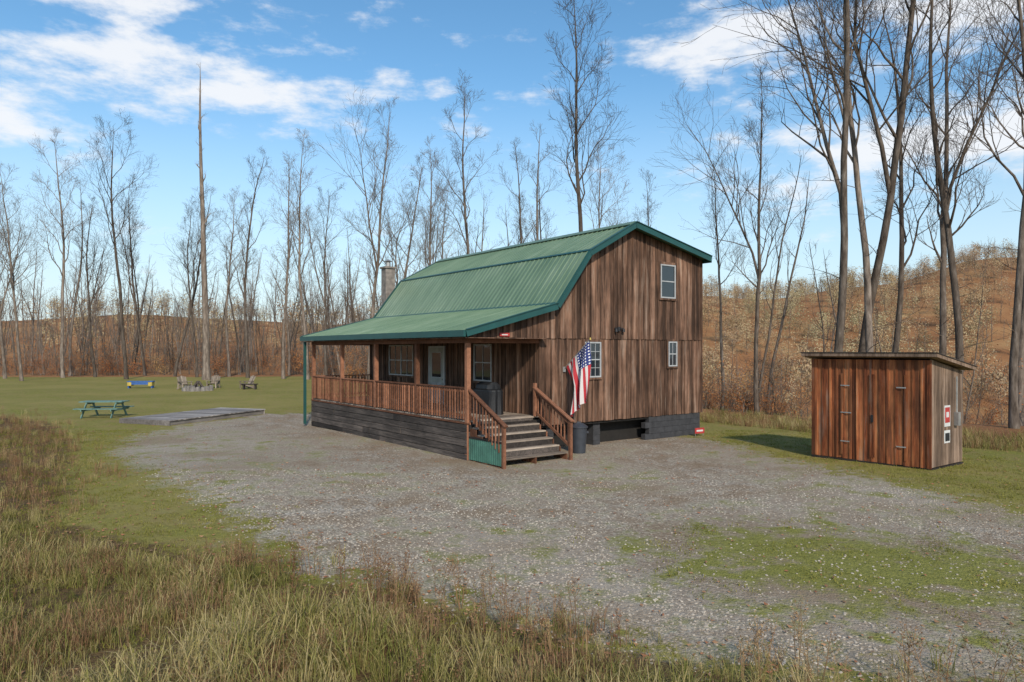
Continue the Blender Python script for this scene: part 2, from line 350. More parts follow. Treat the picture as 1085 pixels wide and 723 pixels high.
ra.box(a0, a1, LEN - .1, LEN + .04, 2.0, 2.04, M_rail); ra.box(a0, a1, LEN - .06, LEN, 1.2, 1.28, M_rail)
for i in range(17):
    x = a0 + (i + .5) * (a1 - a0) / 17; ra.box(x - .022, x + .022, LEN, LEN + .03, 1.13, 1.99, M_rail)
ra.obj('porch_railing', cab, bevel=0.003)
st = MB(); sx0, sx1 = 0.12, 2.38
for i in range(1, 6):
    h = 1.1 - .182 * i; y = -0.3 * i
    for k in range(2): st.box(sx0, sx1, y + .15 * k + .005, y + .15 * k + .143, h - .04, h, M_tread)
    st.box(sx0 + .03, sx1 - .03, y + .285, y + .298, h + .0, h + .142, M_skirt)  # dark strips standing in for the shade in the open gaps between treads
for x in (sx0 - .045, (sx0 + sx1) / 2, sx1 + .005):
    for i in range(1, 6):
        h = 1.1 - .182 * i - .042; st.box(x, x + .04, -0.3 * i, -0.3 * (i - 1) - .015, max(-.05, h - .35 if x != sx0 - .045 else -.05), h, M_rail)
for x in (sx0, sx1):
    yb = -1.62; sg = 0.02 if x > 1 else -0.07
    st.box(x + sg - .02, x + sg + .07, yb - .045, yb + .045, -.05, 1.12, M_rail)
    st.beam((x + sg + .025, 0.02, 1.98), (x + sg + .025, yb - .1, 1.08), .13, .04, M_rail)
    st.beam((x + sg + .025, 0.02, 1.9), (x + sg + .025, yb, 1.0), .04, .08, M_rail)
    st.beam((x + sg + .025, 0.02, 1.26), (x + sg + .025, yb, 0.36), .04, .08, M_rail)
    for i in range(10):
        y = -.1 - i * .15; h = 1.98 + y * .555; ss = x + sg + (.06 if sg > 0 else -.03)
        st.box(ss, ss + .03, y - .02, y + .02, h - .8, h - .05, M_rail)
st.box(sx1 + .0, sx1 + .09, -.06, .03, 1.1, 2.1, M_rail)
y = -1.55; kk = 0
while y < -0.04:
    st.box(sx0 - .085 + .012 * (kk % 2), sx0 - .06, y, y + .05, .02, .62, M_panel, .5); y += .05; kk += 1
st.box(sx0 - .095, sx0 - .055, -1.57, -0.02, .62, .67, M_skirt)
st.obj('porch_stairs', cab, bevel=0.003)
def window(name, plane, a0, a1, z0, z1, pos, nxm, nym, glass=M_glass, fr=M_white, depth=0.045, dbl=False, f=.045, mt=.008):
    w = MB()
    def bx(p0, p1, q0, q1, d0, d1, m):
        lo, hi = sorted((pos - d0, pos - d1))
        if plane == 'y': w.box(p0, p1, lo, hi, q0, q1, m, .5)
        else: w.box(lo, hi, p0, p1, q0, q1, m, .5)
    o = 0.048
    bx(a0, a1, z0, z0 + f, o, o + depth, fr); bx(a0, a1, z1 - f, z1, o, o + depth, fr)
    bx(a0, a0 + f, z0 + f, z1 - f, o, o + depth, fr); bx(a1 - f, a1, z0 + f, z1 - f, o, o + depth, fr)
    bx(a0 + f, a1 - f, z0 + f, z1 - f, o, o + .012, glass)
    for i in range(1, nxm):
        x = a0 + f + (a1 - a0 - 2 * f) * i / nxm; t = .03 if (dbl and i == nxm // 2) else mt
        bx(x - t, x + t, z0 + f, z1 - f, o + .015, o + .030, fr)
    for i in range(1, nym):
        z = z0 + f + (z1 - z0 - 2 * f) * i / nym; t = .018 if i * 2 == nym else mt
        bx(a0 + f, a1 - f, z - t, z + t, o + .016, o + .032, fr)
    g = .07
    bx(a0 - g, a1 + g, z1 + .003, z1 + g + .02, o - .01, o + .03, M_side); bx(a0 - g, a1 + g, z0 - g, z0 - .003, o - .01, o + .04, M_side)
    bx(a0 - g, a0 - .003, z0, z1, o - .01, o + .03, M_side); bx(a1 + .003, a1 + g, z0, z1, o - .01, o + .03, M_side)
    w.obj(name, cab)
window('window_gable_ground', 'y', 4.42, 5.12, 2.22, 3.36, 0, 3, 4)
window('window_gable_small', 'y', 8.42, 8.88, 2.52, 3.4, 0, 2, 2)
window('window_gable_upper', 'y', 7.97, 8.75, 4.92, 6.1, -0.035, 1, 2)
window('window_porch_double', 'x', 7.75, 9.8, 2.08, 3.3, W0, 4, 2, dbl=True)
window('window_porch', 'x', 2.45, 3.5, 2.05, 3.3, W0, 2, 2)
dr = MB(); xo = W0 - .048
dr.box(xo - .05, xo, 5.4, 5.48, 1.11, 3.25, M_white); dr.box(xo - .05, xo, 6.47, 6.55, 1.11, 3.25, M_white); dr.box(xo - .05, xo, 5.48, 6.47, 3.17, 3.25, M_white)
dr.box(xo - .03, xo, 5.485, 6.465, 1.12, 3.165, M_curt); dr.box(xo - .036, xo - .03, 5.65, 6.3, 2.1, 3.0, M_glass); dr.box(xo - .045, xo - .03, 5.62, 5.65, 2.07, 3.03, M_white); dr.box(xo - .045, xo - .03, 6.3, 6.33, 2.07, 3.03, M_white); dr.box(xo - .045, xo - .03, 5.65, 6.3, 2.07, 2.1, M_white); dr.box(xo - .045, xo - .03, 5.65, 6.3, 3.0, 3.03, M_white)
dr.box(xo - .04, xo - .03, 5.65, 5.94, 1.3, 1.9, M_white); dr.box(xo - .04, xo - .03, 6.0, 6.3, 1.3, 1.9, M_white); dr.box(xo - .08, xo - .03, 5.55, 5.59, 2.0, 2.06, M_metal)
dr.obj('porch_door', cab)
ac = MB()
ac.cyl((5.9, -.12), .05, .05, 3.72, 3.86, M_black, 12); ac.box(5.85, 5.95, -.12, -.058, 3.76, 3.84, M_black); ac.cyl((6.08, -.16), .055, .04, 3.7, 3.8, M_black, 12); ac.cyl((5.74, -.16), .055, .04, 3.7, 3.8, M_black, 12); ac.beam((5.7, -.13, 3.82), (6.1, -.13, 3.82), .03, .03, M_black)
ac.obj('wall_floodlight', cab)
sgn = MB(); sgn.box(1.05, 1.4, -.105, -.084, 3.5, 3.6, M_red, .5); sgn.box(1.12, 1.33, -.108, -.105, 3.53, 3.56, M_sign, .5); sgn.obj('name_plate', cab)
ch = MB()
for k in range(34):
    z = k * .2
    ch.box(3.6, 3.85 if k % 2 else 3.97, LEN + .45, LEN + .9, z + .004, z + .196, M_block)
    ch.box(3.853 if k % 2 else 3.973, 4.06, LEN + .45, LEN + .9, z + .004, z + .196, M_block)
ch.box(3.61, 4.05, LEN + .46, LEN + .89, 0, 6.8, M_block)
ch.box(3.54, 4.12, LEN + .39, LEN + .96, 6.8, 6.88, M_block)
ch.cyl((3.83, LEN + .68), .11, .11, 6.88, 7.1, M_metal, 16); ch.cyl((3.83, LEN + .68), .2, .04, 7.13, 7.22, M_metal, 16)
ch.obj('chimney', cab)

g = empty('covered_grill', (-0.75, 21.95, 1.1), math.radians(37))
mb = MB(); v = []
rings = [(0, .29, .62), (.45, .27, .61), (.72, .26, .62), (.76, .25, .60), (.80, .27, .44), (.92, .24, .42), (1.0, .12, .38)]
n = 36
for z, ry, rx in rings:
    for i in range(n):
        a = 6.28318 * i / n; c0, s0 = math.cos(a), math.sin(a); q = 1 / max(abs(c0), abs(s0)) ** .9
        wv = 1 + .05 * math.sin(a * 9) * (1.1 - z)
        v.append((ry * c0 * q * wv, rx * .85 * s0 * q * wv, z))
f = [(r * n + i, r * n + (i + 1) % n, (r + 1) * n + (i + 1) % n, (r + 1) * n + i) for r in range(len(rings) - 1) for i in range(n)] + [tuple(range(len(v) - n, len(v)))]
mb.add(v, f, M_black, .5); o = mb.obj('vinyl_cover', g)

mb = MB(); mb.cyl((0, 0), .2, .25, 0, .78, M_can, 24); mb.cyl((0, 0), .275, .275, .76, .8, M_can, 24); mb.cyl((0, 0), .27, .12, .8, .9, M_can, 24); mb.box(-.06, .06, -.02, .02, .9, .94, M_can)
for sx in (-1, 1): mb.box(sx * .26 - .03, sx * .26 + .03, -.06, .06, .6, .65, M_can)
o = mb.obj('trash_can'); o.location = (2.02, 21.15, 0)

fe = empty('american_flag', (-1.25, 19.7, 0), math.radians(37))
mb = MB(); pa = Vector((3.55, -.05, 2.5)); pb = Vector((3.55, -1.22, 3.42)); mb.beam(pa, pb, .028, .028, M_metal); mb.box(3.5, 3.6, -.08, -.048, 2.42, 2.58, M_metal); mb.cyl((3.55, -1.24), .03, .02, 3.4, 3.47, M_yel, 10)
mb.obj('flag_pole', fe)
m, nt, b = newmat('flag_cloth'); uv = N(nt, 'ShaderNodeUVMap').outputs[0]; sx = N(nt, 'ShaderNodeSeparateXYZ'); L(nt, uv, sx.inputs[0]); U, Vv = sx.outputs[0], sx.outputs[1]
stripe = math_(nt, 'GREATER_THAN', math_(nt, 'MODULO', math_(nt, 'MULTIPLY', Vv, 13), 2), 1.0)
base = mixc(nt, stripe, (0.42, 0.025, 0.035), (0.6, 0.56, 0.54))
can = math_(nt, 'MULTIPLY', math_(nt, 'LESS_THAN', U, .4), math_(nt, 'GREATER_THAN', Vv, 6 / 13))
fu = math_(nt, 'SUBTRACT', math_(nt, 'FRACT', math_(nt, 'MULTIPLY', U, 20)), .5); fv = math_(nt, 'SUBTRACT', math_(nt, 'FRACT', math_(nt, 'MULTIPLY', Vv, 13)), .5)
dd = math_(nt, 'SQRT', math_(nt, 'ADD', math_(nt, 'MULTIPLY', fu, fu), math_(nt, 'MULTIPLY', fv, fv)))
cc = mixc(nt, math_(nt, 'LESS_THAN', dd, .25), (0.02, 0.035, 0.16), (0.7, 0.7, 0.7))
L(nt, mixc(nt, can, base, cc), b.inputs['Base Color']); b.inputs['Roughness'].default_value = .8
nu, nv = 40, 30; v = []; uvs = []
for i in range(nu + 1):
    u_ = i / nu
    for j in range(nv + 1):
        w = j / nv; top = pa.lerp(pb, .1 + .88 * w)
        g_ = 1 - .36 * min(1, u_ * 2.0)
        yy = -1.2 + (top.y + 1.2) * g_
        z = top.z - u_ * (1.75) * (0.86 + .14 * w) + .02 * math.sin(w * 9 + u_ * 4)
        x = top.x + (.09 * math.sin(w * 13 + u_ * 3) + .03 * math.sin(w * 31 + 2)) * min(1, u_ * 3 + .1) - .12 * u_
        v.append((x, yy, z)); uvs.append((u_, w))
f = [(i * (nv + 1) + j, i * (nv + 1) + j + 1, (i + 1) * (nv + 1) + j + 1, (i + 1) * (nv + 1) + j) for i in range(nu) for j in range(nv)]
fm = bpy.data.meshes.new('flag_cloth'); fm.from_pydata(v, [], f); ul = fm.uv_layers.new(name='UVMap')
for lp in fm.loops: ul.data[lp.index].uv = uvs[lp.vertex_index]
for p in fm.polygons: p.use_smooth = True
fm.materials.append(m); o = bpy.data.objects.new('flag_cloth', fm); COL.objects.link(o); o.parent = fe

# ------------------------------------------------------------------ shed
she = empty('garden_shed', (10.63, 17.8, 0), math.radians(36.9))
SL, SD = 3.12, 1.9
mb = MB()
ft = lambda x: 2.86 - 0.17 * x
boards(mb, 'x', 0.0, SL, 0.0, -1, 0.08, 2.84, M_shed, 0.2, True)
def sb(a0, a1, pos, out, mat):
    a = a0
    while a < a1 - .01:
        e = min(a + .17, a1); p0, p1 = sorted((pos, pos + out * .025)); t = R.random()
        mb.hexa([(a + .004, p0, .1), (e - .004, p0, .1), (e - .004, p1, .1), (a + .004, p1, .1), (a + .004, p0, ft(a)), (e - .004, p0, ft(e)), (e - .004, p1, ft(e)), (a + .004, p1, ft(a))], mat, t); a = e
sb(0, SD, 0, -1, M_shed2); sb(0, SD, SL, 1, M_shed2)
boards(mb, 'x', 0.0, SL, SD, 1, 0.1, 2.52, M_shed2, 0.2, False)
mb.hexa([(.01, .01, .1), (SD - .01, .01, .1), (SD - .01, SL - .01, .1), (.01, SL - .01, .1), (.01, .01, 2.8), (SD - .01, .01, 2.5), (SD - .01, SL - .01, 2.5), (.01, SL - .01, 2.8)], M_dark)
mb.box(-.05, SD, -.05, SL + .05, -.05, .075, M_skirt)
mb.box(-.05, -.028, -.05, .06, .08, 2.84, M_shed, .2); mb.box(-.05, -.028, SL - .06, SL + .05, .08, 2.84, M_shed, .2)
mb.obj('shed_walls', she)
mb = MB()
def slab(x0, z0, x1, z1, y0, y1, th, m): mb.hexa([(x0, y0, z0 - th), (x1, y0, z1 - th), (x1, y1, z1 - th), (x0, y1, z0 - th), (x0, y0, z0), (x1, y0, z1), (x1, y1, z1), (x0, y1, z0)], m)
slab(-.26, 3.02, SD + .3, 2.64, -.26, SL + .25, .09, M_shed2)
slab(-.28, 3.045, SD + .32, 2.66, -.28, SL + .27, .02, M_skirt)
mb.obj('shed_roof', she)
mb = MB()
for (a, c_) in ((.55, 1.42), (1.45, 2.3)):
    mb.box(-.062, -.048, a, a + .05, .2, 2.45, M_shed); mb.box(-.062, -.048, c_ - .05, c_, .2, 2.45, M_shed)
for z in (.55, 2.1): mb.box(-.072, -.06, 2.05, 2.3, z, z + .03, M_metal); mb.box(-.072, -.06, .56, .8, z, z + .03, M_metal)
mb.box(-.072, -.06, 2.0, 2.3, 1.35, 1.38, M_metal)
mb.box(-.09, -.06, 1.4, 1.45, 1.15, 1.35, M_black)
mb.obj('shed_doors', she)
mb = MB(); mb.box(.75, 1.1, -.04, -.028, 1.1, 1.65, M_sign, .5); mb.box(.78, 1.07, -.043, -.04, 1.2, 1.6, M_red, .5); mb.cyl((.92, -.045), .0, .0, 1.3, 1.3, M_sign, 6); mb.box(.85, 1.0, -.046, -.043, 1.34, 1.48, M_sign, .5); mb.box(.8, 1.05, -.045, -.036, .72, .93, M_black); mb.box(.75, 1.1, -.035, -.028, .67, 1.0, M_sign, .5)
mb.box(1.35, 1.5, -.14, -.028, 1.1, 1.45, M_metal); mb.cyl((1.4, -.08), .02, .02, 1.45, 2.4, M_metal, 8)
mb.obj('shed_signs_and_meter', she)

# ------------------------------------------------------------------ yard furniture
pt = empty('picnic_table', (-18.8, 32.3, 0), math.radians(4))
mb = MB()
for i in range(5): mb.box(-.95, .95, -.37 + i * .15, -.37 + i * .15 + .14, .71, .75, M_teal)
for sy in (-1, 1):
    for i in range(2): mb.box(-.95, .95, sy * .72 - .14 + i * .145, sy * .72 - .14 + i * .145 + .138, .42, .46, M_teal)
for x in (-.65, .65):
    mb.beam((x, -.75, 0), (x, -.25, .7), .04, .1, M_teal); mb.beam((x, .75, 0), (x, .25, .7), .04, .1, M_teal); mb.box(x + .02, x + .06, -.85, .85, .33, .42, M_teal); mb.box(x + .02, x + .06, -.36, .36, .62, .71, M_teal)
mb.obj('table_frame', pt)
dk = empty('wooden_platform', (-14.2, 31.6, 0), math.radians(-19))
mb = MB(); y = -2.9
while y < 2.9: mb.box(-1.35, 1.35, y + .004, y + .136, .2, .24, M_deck); y += .14
for x in (-1.3, 0, 1.26): mb.box(x, x + .04, -2.88, 2.88, -.03, .197, M_deck)
mb.box(-1.34, 1.34, -2.93, -2.905, -.03, .23, M_deck); mb.box(-1.34, 1.34, 2.91, 2.93, -.03, .23, M_deck)
mb.obj('deck_boards', dk)
bn = empty('painted_bench', (-30.2, 57, float(gz(-30.2, 57))), .1); mb = MB(); mb.box(-1, 1, -.25, .25, .5, .58, M_blue); mb.box(-.95, -.65, -.26, .26, .2, .49, M_yel); mb.box(.65, .95, -.26, .26, .2, .49, M_yel); mb.box(-.95, -.85, -.2, .2, -.05, .2, M_blue); mb.box(.85, .95, -.2, .2, -.05, .2, M_blue); mb.box(-.65, .65, -.24, -.2, .3, .49, M_blue); mb.obj('bench_boards', bn)
fp = empty('fire_pit', (-24.2, 54, 0)); mb = MB()
for i in range(16):
    a = i * 6.283 / 16; r = .95 + R.uniform(-.06, .06); x, y = r * math.cos(a), r * math.sin(a); mb.cyl((x, y), .2 + R.uniform(-.03, .04), .15, -.05, .28 + R.uniform(-.05, .1), M_stone, 7)
for i in range(5):
    a = i * 1.25; mb.beam((.5 * math.cos(a), .5 * math.sin(a), .05), (0.05 * math.cos(a), .05 * math.sin(a), .7), .1, .1, M_skirt)
mb.obj('stone_ring', fp)
def chair(x, y, rz):
    e = empty('adirondack_chair', (x, y, 0), rz); mb = MB()
    for i in range(5): mb.beam((-.28 + i * .14, .2, .3), (-.3 + i * .15, .55, 1.05 - abs(i - 2) * .04), .12, .02, M_tread, up=(0, 1, 0.4)); 
    for i in range(5): mb.box(-.3, .3, -.4 + i * .125, -.29 + i * .125, .4 - i * .02, .42 - i * .02, M_tread)
    for sx in (-.36, .36):
        mb.box(sx - .03, sx + .03, -.42, -.34, -.02, .58, M_tread); mb.box(sx - .07, sx + .07, -.48, .38, .58, .61, M_tread); mb.beam((sx * .9, -.4, .35), (sx * .9, .6, .02), .03, .12, M_tread); mb.box(sx - .03, sx + .03, .3, .36, 0.02, .58, M_tread)
    mb.obj('chair_slats', e)
chair(-25.9, 55.4, .9); chair(-24.3, 57, 0); chair(-21.3, 56.3, -.7)
mb = MB(); mb.box(-.6, .6, -.2, .2, .38, .45, M_skirt); mb.box(-.5, -.4, -.15, .15, -.02, .38, M_skirt); mb.box(.4, .5, -.15, .15, -.02, .38, M_skirt); o = mb.obj('log_bench'); o.location = (-20.6, 55, 0)
mb = MB(); mb.box(-.22, .22, -.01, .01, .1, .3, M_red); mb.box(-.15, .15, -.014, -.01, .17, .23, M_sign); mb.box(-.19, -.17, 0.012, .025, -.1, .28, M_metal); mb.box(.17, .19, .012, .025, -.1, .28, M_metal); o = mb.obj('yard_sign'); o.location = (6.75, 25.2, 0); o.rotation_euler = (0, 0, .5)

# ------------------------------------------------------------------ trees
m, nt, b = newmat('bark'); co = objco(nt)
oi = N(nt, 'ShaderNodeObjectInfo').outputs['Random']
f = noise(nt, mapping(nt, co, (6, 6, 1.2)), 1.0, 4, .7)
cA = ramp(nt, f, [(0.3, (0.065, 0.05, 0.04)), (0.55, (0.175, 0.142, 0.115)), (0.75, (0.31, 0.265, 0.225))])
k = math_(nt, 'ADD', math_(nt, 'MULTIPLY', oi, .8), .55); vm = N(nt, 'ShaderNodeVectorMath', operation='SCALE'); L(nt, cA, vm.inputs[0]); L(nt, k, vm.inputs['Scale'])
nt.nodes.remove(b); df = N(nt, 'ShaderNodeBsdfDiffuse'); L(nt, vm.outputs[0], df.inputs['Color']); L(nt, df.outputs[0], nt.nodes['Material Output'].inputs['Surface'])
bn_ = N(nt, 'ShaderNodeBump'); bn_.inputs['Strength'].default_value = .6; bn_.inputs['Distance'].default_value = .03; L(nt, f, bn_.inputs['Height']); L(nt, bn_.outputs[0], df.inputs['Normal']); M_bark = m
M_leaf = instmat('rust_leaves', [(0.1, (0.26, 0.085, 0.035)), (0.4, (0.48, 0.17, 0.06)), (0.65, (0.56, 0.26, 0.095)), (0.9, (0.48, 0.33, 0.14))], .7, .3, .1)
M_hleaf = instmat('hazed_hillside_leaves', [(0.1, (0.25, 0.18, 0.13)), (0.4, (0.38, 0.27, 0.165)), (0.65, (0.46, 0.36, 0.2)), (0.9, (0.36, 0.345, 0.2))], .8, 0.05, .012)  # distance haze is mixed into these colours, lighter and less saturated

def tube(mb, pts, rad, n, m=None, tint=.5):
    o = len(mb.V); k = mb.mi(m or M_bark)
    prev = None
    for i, p in enumerate(pts):
        d = (pts[min(i + 1, len(pts) - 1)] - pts[max(i - 1, 0)])
        if d.length < 1e-6: d = Vector((0, 0, 1))
        d.normalize()
        if prev is None: a = d.orthogonal().normalized()
        else:
            a = prev - d * prev.dot(d); a = a.normalized() if a.length > 1e-5 else d.orthogonal().normalized()
        prev = a; c = d.cross(a)
        for q in range(n):
            an = 6.28318 * q / n; v = p + (a * math.cos(an) + c * math.sin(an)) * rad[i]; mb.V.append((v.x, v.y, v.z))
    for i in range(len(pts) - 1):
        for q in range(n):
            mb.F.append((o + i * n + q, o + i * n + (q + 1) % n, o + (i + 1) * n + (q + 1) % n, o + (i + 1) * n + q)); mb.M.append(k); mb.T.append(tint)
def grow(mb, rg, p, d, Ln, r, lvl, dens, maxl, rmin=.006):
    ns = {1: 6, 2: 4, 3: 3, 4: 2}[lvl]; pts = [p.copy()]; rad = [r]; d = d.copy()
    for i in range(ns):
        d = d + Vector((rg.gauss(0, .2), rg.gauss(0, .2), rg.gauss(0, .12) + (.12 if lvl < 3 else .04))); d.normalize()
        p = p + d * Ln / ns; pts.append(p.copy()); rad.append(max(rmin, r * (1 - .85 * (i + 1) / ns)))
    tube(mb, pts, rad, {1: 5, 2: 4, 3: 3, 4: 3}[lvl])
    if lvl >= maxl: return
    nc = {1: int(3 + Ln * 1.0), 2: 5, 3: 3}[lvl]; nc = max(2, int(nc * dens))
    for i in range(nc):
        f = .2 + .8 * (i + rg.random()) / nc; f = min(f, .99); j = int(f * ns); q = pts[j].lerp(pts[j + 1], f * ns - j)
        t = (pts[j + 1] - pts[j]).normalized(); a = t.orthogonal().normalized(); a = Matrix.Rotation(rg.uniform(0, 6.28), 3, t) @ a
        an = rg.uniform(.4, .9); nd = t * math.cos(an) + a * math.sin(an); nd.z += .12; nd.normalize()
        grow(mb, rg, q, nd, Ln * (1.05 - .6 * f) * rg.uniform(.4, .65) + .2, rad[j] * .5 + .002, lvl + 1, dens, maxl, rmin)
def tree(name, seed, H=24, f0=.4, nl=18, dens=1.0, fork=False, lean=.02, spread=.27, maxl=4, r0=None, wob=.04):
    rg = random.Random(seed); mb = MB(); ns = 16; r0 = r0 or H * .007
    pts = []; rad = []; p = Vector((0, 0, -.3)); d = Vector((rg.gauss(0, lean), rg.gauss(0, lean), 1)).normalized()
    for i in range(ns + 1):
        f = i / ns; pts.append(p.copy()); rad.append(r0 * ((1 - f) ** .75) * (1.35 if i == 0 else 1) + .01)
        d = (d + Vector((rg.gauss(0, wob), rg.gauss(0, wob), .05))).normalized(); p = p + d * (H / ns)
    tube(mb, pts, rad, 9)
    def at(f): x = f * ns; j = min(int(x), ns - 1); return pts[j].lerp(pts[j + 1], x - j), rad[j]
    az = rg.uniform(0, 6)
    for k in range(nl):
        f = f0 + (.98 - f0) * (k + rg.random()) / nl; q, r = at(f); az += 2.4 + rg.uniform(-.5, .5); an = rg.uniform(.45, 1.0) * (1.0 - .35 * f)
        d = Vector((math.cos(az) * math.sin(an), math.sin(az) * math.sin(an), math.cos(an)))
        Ln = H * spread * (1.12 - f) ** .7 * rg.uniform(.5, 1.3)
        grow(mb, rg, q, d, Ln, r * .45 + .004, 1, dens, maxl)
    if fork:
        q, r = at(rg.uniform(.3, .45)); az = rg.uniform(0, 6.28)
        grow(mb, rg, q, Vector((math.cos(az) * .3, math.sin(az) * .3, 1)).normalized(), H * .5, r * .75, 1, dens * 1.1, maxl)
    for k in range(6):
        q, r = at(rg.uniform(.12, f0)); az = rg.uniform(0, 6.28); grow(mb, rg, q, Vector((math.cos(az), math.sin(az), .3)).normalized(), rg.uniform(.5, 2.4), .02, 3, 1, 4)
    o = mb.obj(name, link=False)
    for pp in o.data.polygons: pp.use_smooth = True
    return o
T = [tree('tv0', 1, 24, .40, 13), tree('tv1', 2, 24, .45, 11, fork=True), tree('tv2', 3, 24, .36, 14, spread=.22), tree('tv3', 4, 24, .5, 10, lean=.05, spread=.3), tree('tv4', 5, 24, .42, 12, fork=True, spread=.28), tree('tv5', 6, 24, .33, 14, .9, spread=.19), tree('tv6', 17, 24, .3, 13, 1, spread=.24, fork=True, lean=.06), tree('tv7', 18, 24, .45, 12, 1, spread=.26, lean=.03)]
FT = [tree('tw0', 31, 24, .42, 10, .8, maxl=4, spread=.24), tree('tw1', 32, 24, .5, 9, .8, maxl=4, spread=.2, lean=.05), tree('tw2', 33, 24, .4, 11, .9, maxl=3, spread=.2), tree('tw3', 34, 24, .42, 9, .8, maxl=3, spread=.26, fork=True), tree('tw4', 35, 24, .55, 8, .8, maxl=4, lean=.06)]
SNAG = tree('snag', 14, 30, .45, 12, .6, spread=.07, maxl=3, r0=.33, lean=.0, wob=.012)
SM = [tree('ts0', 21, 12, .25, 9, .7, lean=.06, maxl=3, r0=.06), tree('ts1', 22, 14, .35, 8, .7, lean=.1, maxl=3, r0=.07), tree('ts2', 23, 10, .2, 9, .7, lean=.08, maxl=3, r0=.045)]
def place(mesh, x, y, h, base, name='bare_tree', rz=None, tilt=0):
    o = bpy.data.objects.new(name, mesh); s = h / base; o.scale = (s, s, s); o.location = (x, y, float(gz(x, y))); o.rotation_euler = (tilt * R.uniform(-1, 1), tilt * R.uniform(-1, 1), R.uniform(0, 6.28) if rz is None else rz); COL.objects.link(o); return o
place(SNAG.data, -31.4, 72, 33, 30, 'dead_tree_trunk')
big = [(-50, 78, 27), (-41.3, 75, 27.5), (-49, 70, 21), (-47.6, 80, 21.5), (-39.5, 82, 22.6), (-36, 80, 20), (-29.4, 78, 26), (-24.8, 76, 25), (-21.6, 74, 26), (-18.6, 70, 19.5), (-13.5, 66, 26), (-10.2, 62, 20.7), (-6.5, 60, 17), (-3.8, 60, 26), (0.2, 58, 20.4), (2.7, 55, 21), (4.9, 50, 29.5), (7.3, 55, 19.5), (10.4, 52, 16.8), (-55, 76, 22), (-44, 84, 23), (-33.5, 83, 22), (-27, 85, 21), (-53, 84, 24), (-8, 64, 22),
       (12.6, 42, 15), (11.9, 34, 16), (13.7, 30, 26), (16.2, 33, 28), (15.8, 31, 25), (18.8, 35, 22), (20.4, 32, 25), (19.8, 27.6, 22), (24, 33, 26), (21.9, 36, 26)]
for i, (x, y, h) in enumerate(big): place(T[(i * 3) % 8].data, x, y, h, 24, tilt=.04)

def scatter(name, pts, rots, scls, objs, idxs=None):
    me = bpy.data.meshes.new(name); me.from_pydata([tuple(p) for p in pts], [], []); n = len(pts)
    a = me.attributes.new('rot', 'FLOAT_VECTOR', 'POINT'); a.data.foreach_set('vector', np.asarray(rots, np.float32).ravel())
    a = me.attributes.new('scl', 'FLOAT_VECTOR', 'POINT'); a.data.foreach_set('vector', np.asarray(scls, np.float32).ravel())
    a = me.attributes.new('idx', 'INT', 'POINT'); a.data.foreach_set('value', np.asarray(idxs if idxs is not None else np.random.RandomState(3).randint(0, len(objs), n), np.int32))
    c = bpy.data.collections.new(name + '_kinds')
    for o in objs: c.objects.link(o)
    ng = bpy.data.node_groups.new(name, 'GeometryNodeTree')
    ng.interface.new_socket('Geometry', in_out='INPUT', socket_type='NodeSocketGeometry'); ng.interface.new_socket('Geometry', in_out='OUTPUT', socket_type='NodeSocketGeometry')
    gi = ng.nodes.new('NodeGroupInput'); go = ng.nodes.new('NodeGroupOutput'); ci = ng.nodes.new('GeometryNodeCollectionInfo'); ci.inputs[0].default_value = c; ci.inputs['Separate Children'].default_value = True; ci.inputs['Reset Children'].default_value = True
    ip = ng.nodes.new('GeometryNodeInstanceOnPoints'); ip.inputs['Pick Instance'].default_value = True
    def na(nm, dt): q = ng.nodes.new('GeometryNodeInputNamedAttribute'); q.data_type = dt; q.inputs['Name'].default_value = nm; return [s for s in q.outputs if s.enabled][0]
    lk = ng.links.new; lk(gi.outputs[0], ip.inputs['Points']); lk(ci.outputs[0], ip.inputs['Instance']); lk(na('rot', 'FLOAT_VECTOR'), ip.inputs['Rotation']); lk(na('scl', 'FLOAT_VECTOR'), ip.inputs['Scale']); lk(na('idx', 'INT'), ip.inputs['Instance Index']); lk(ip.outputs[0], go.inputs[0])
    o = bpy.data.objects.new(name, me); COL.objects.link(o); md = o.modifiers.new('scatter', 'NODES'); md.node_group = ng; return o
rs = np.random.RandomState(5)
def P3(x, y): return np.stack([x, y, gz(x, y)], 1)
def rot3(n, t=0.0): return np.stack([rs.uniform(-t, t, n) if t else np.zeros(n), rs.uniform(-t, t, n) if t else np.zeros(n), rs.uniform(0, 6.28, n)], 1)
def edge(az): return np.interp(az, [-60, -40, -17, -9, 0, 8, 12, 17, 22, 36, 60], [82, 82, 86, 66, 62, 52, 42, 36, 34, 32, 32])
q = 430; az = rs.uniform(-50, 48, q); D = edge(az) + 2 + 75 * rs.rand(q) ** 1.2
x = D * np.tan(np.radians(az)); y = D
keep = ~((az > 6) & (rs.rand(q) < .88)); x, y = x[keep], y[keep]; n = len(x)
s = rs.uniform(.35, .85, n) * np.where(x > 5, .75, 1)
scatter('bare_forest', P3(x, y), rot3(n, .06), np.stack([s, s, s], 1), FT)
q = 720; az = rs.uniform(-50, 48, q); D = edge(az) + 1 + 50 * rs.rand(q) ** 1.3; k = ~((az > 6) & (rs.rand(q) < .8)); az, D = az[k], D[k]; x = D * np.tan(np.radians(az)); y = D; n = len(x); s = rs.uniform(.35, 1.0, n)
scatter('forest_saplings', P3(x, y), rot3(n, .1), np.stack([s, s, s], 1), SM)
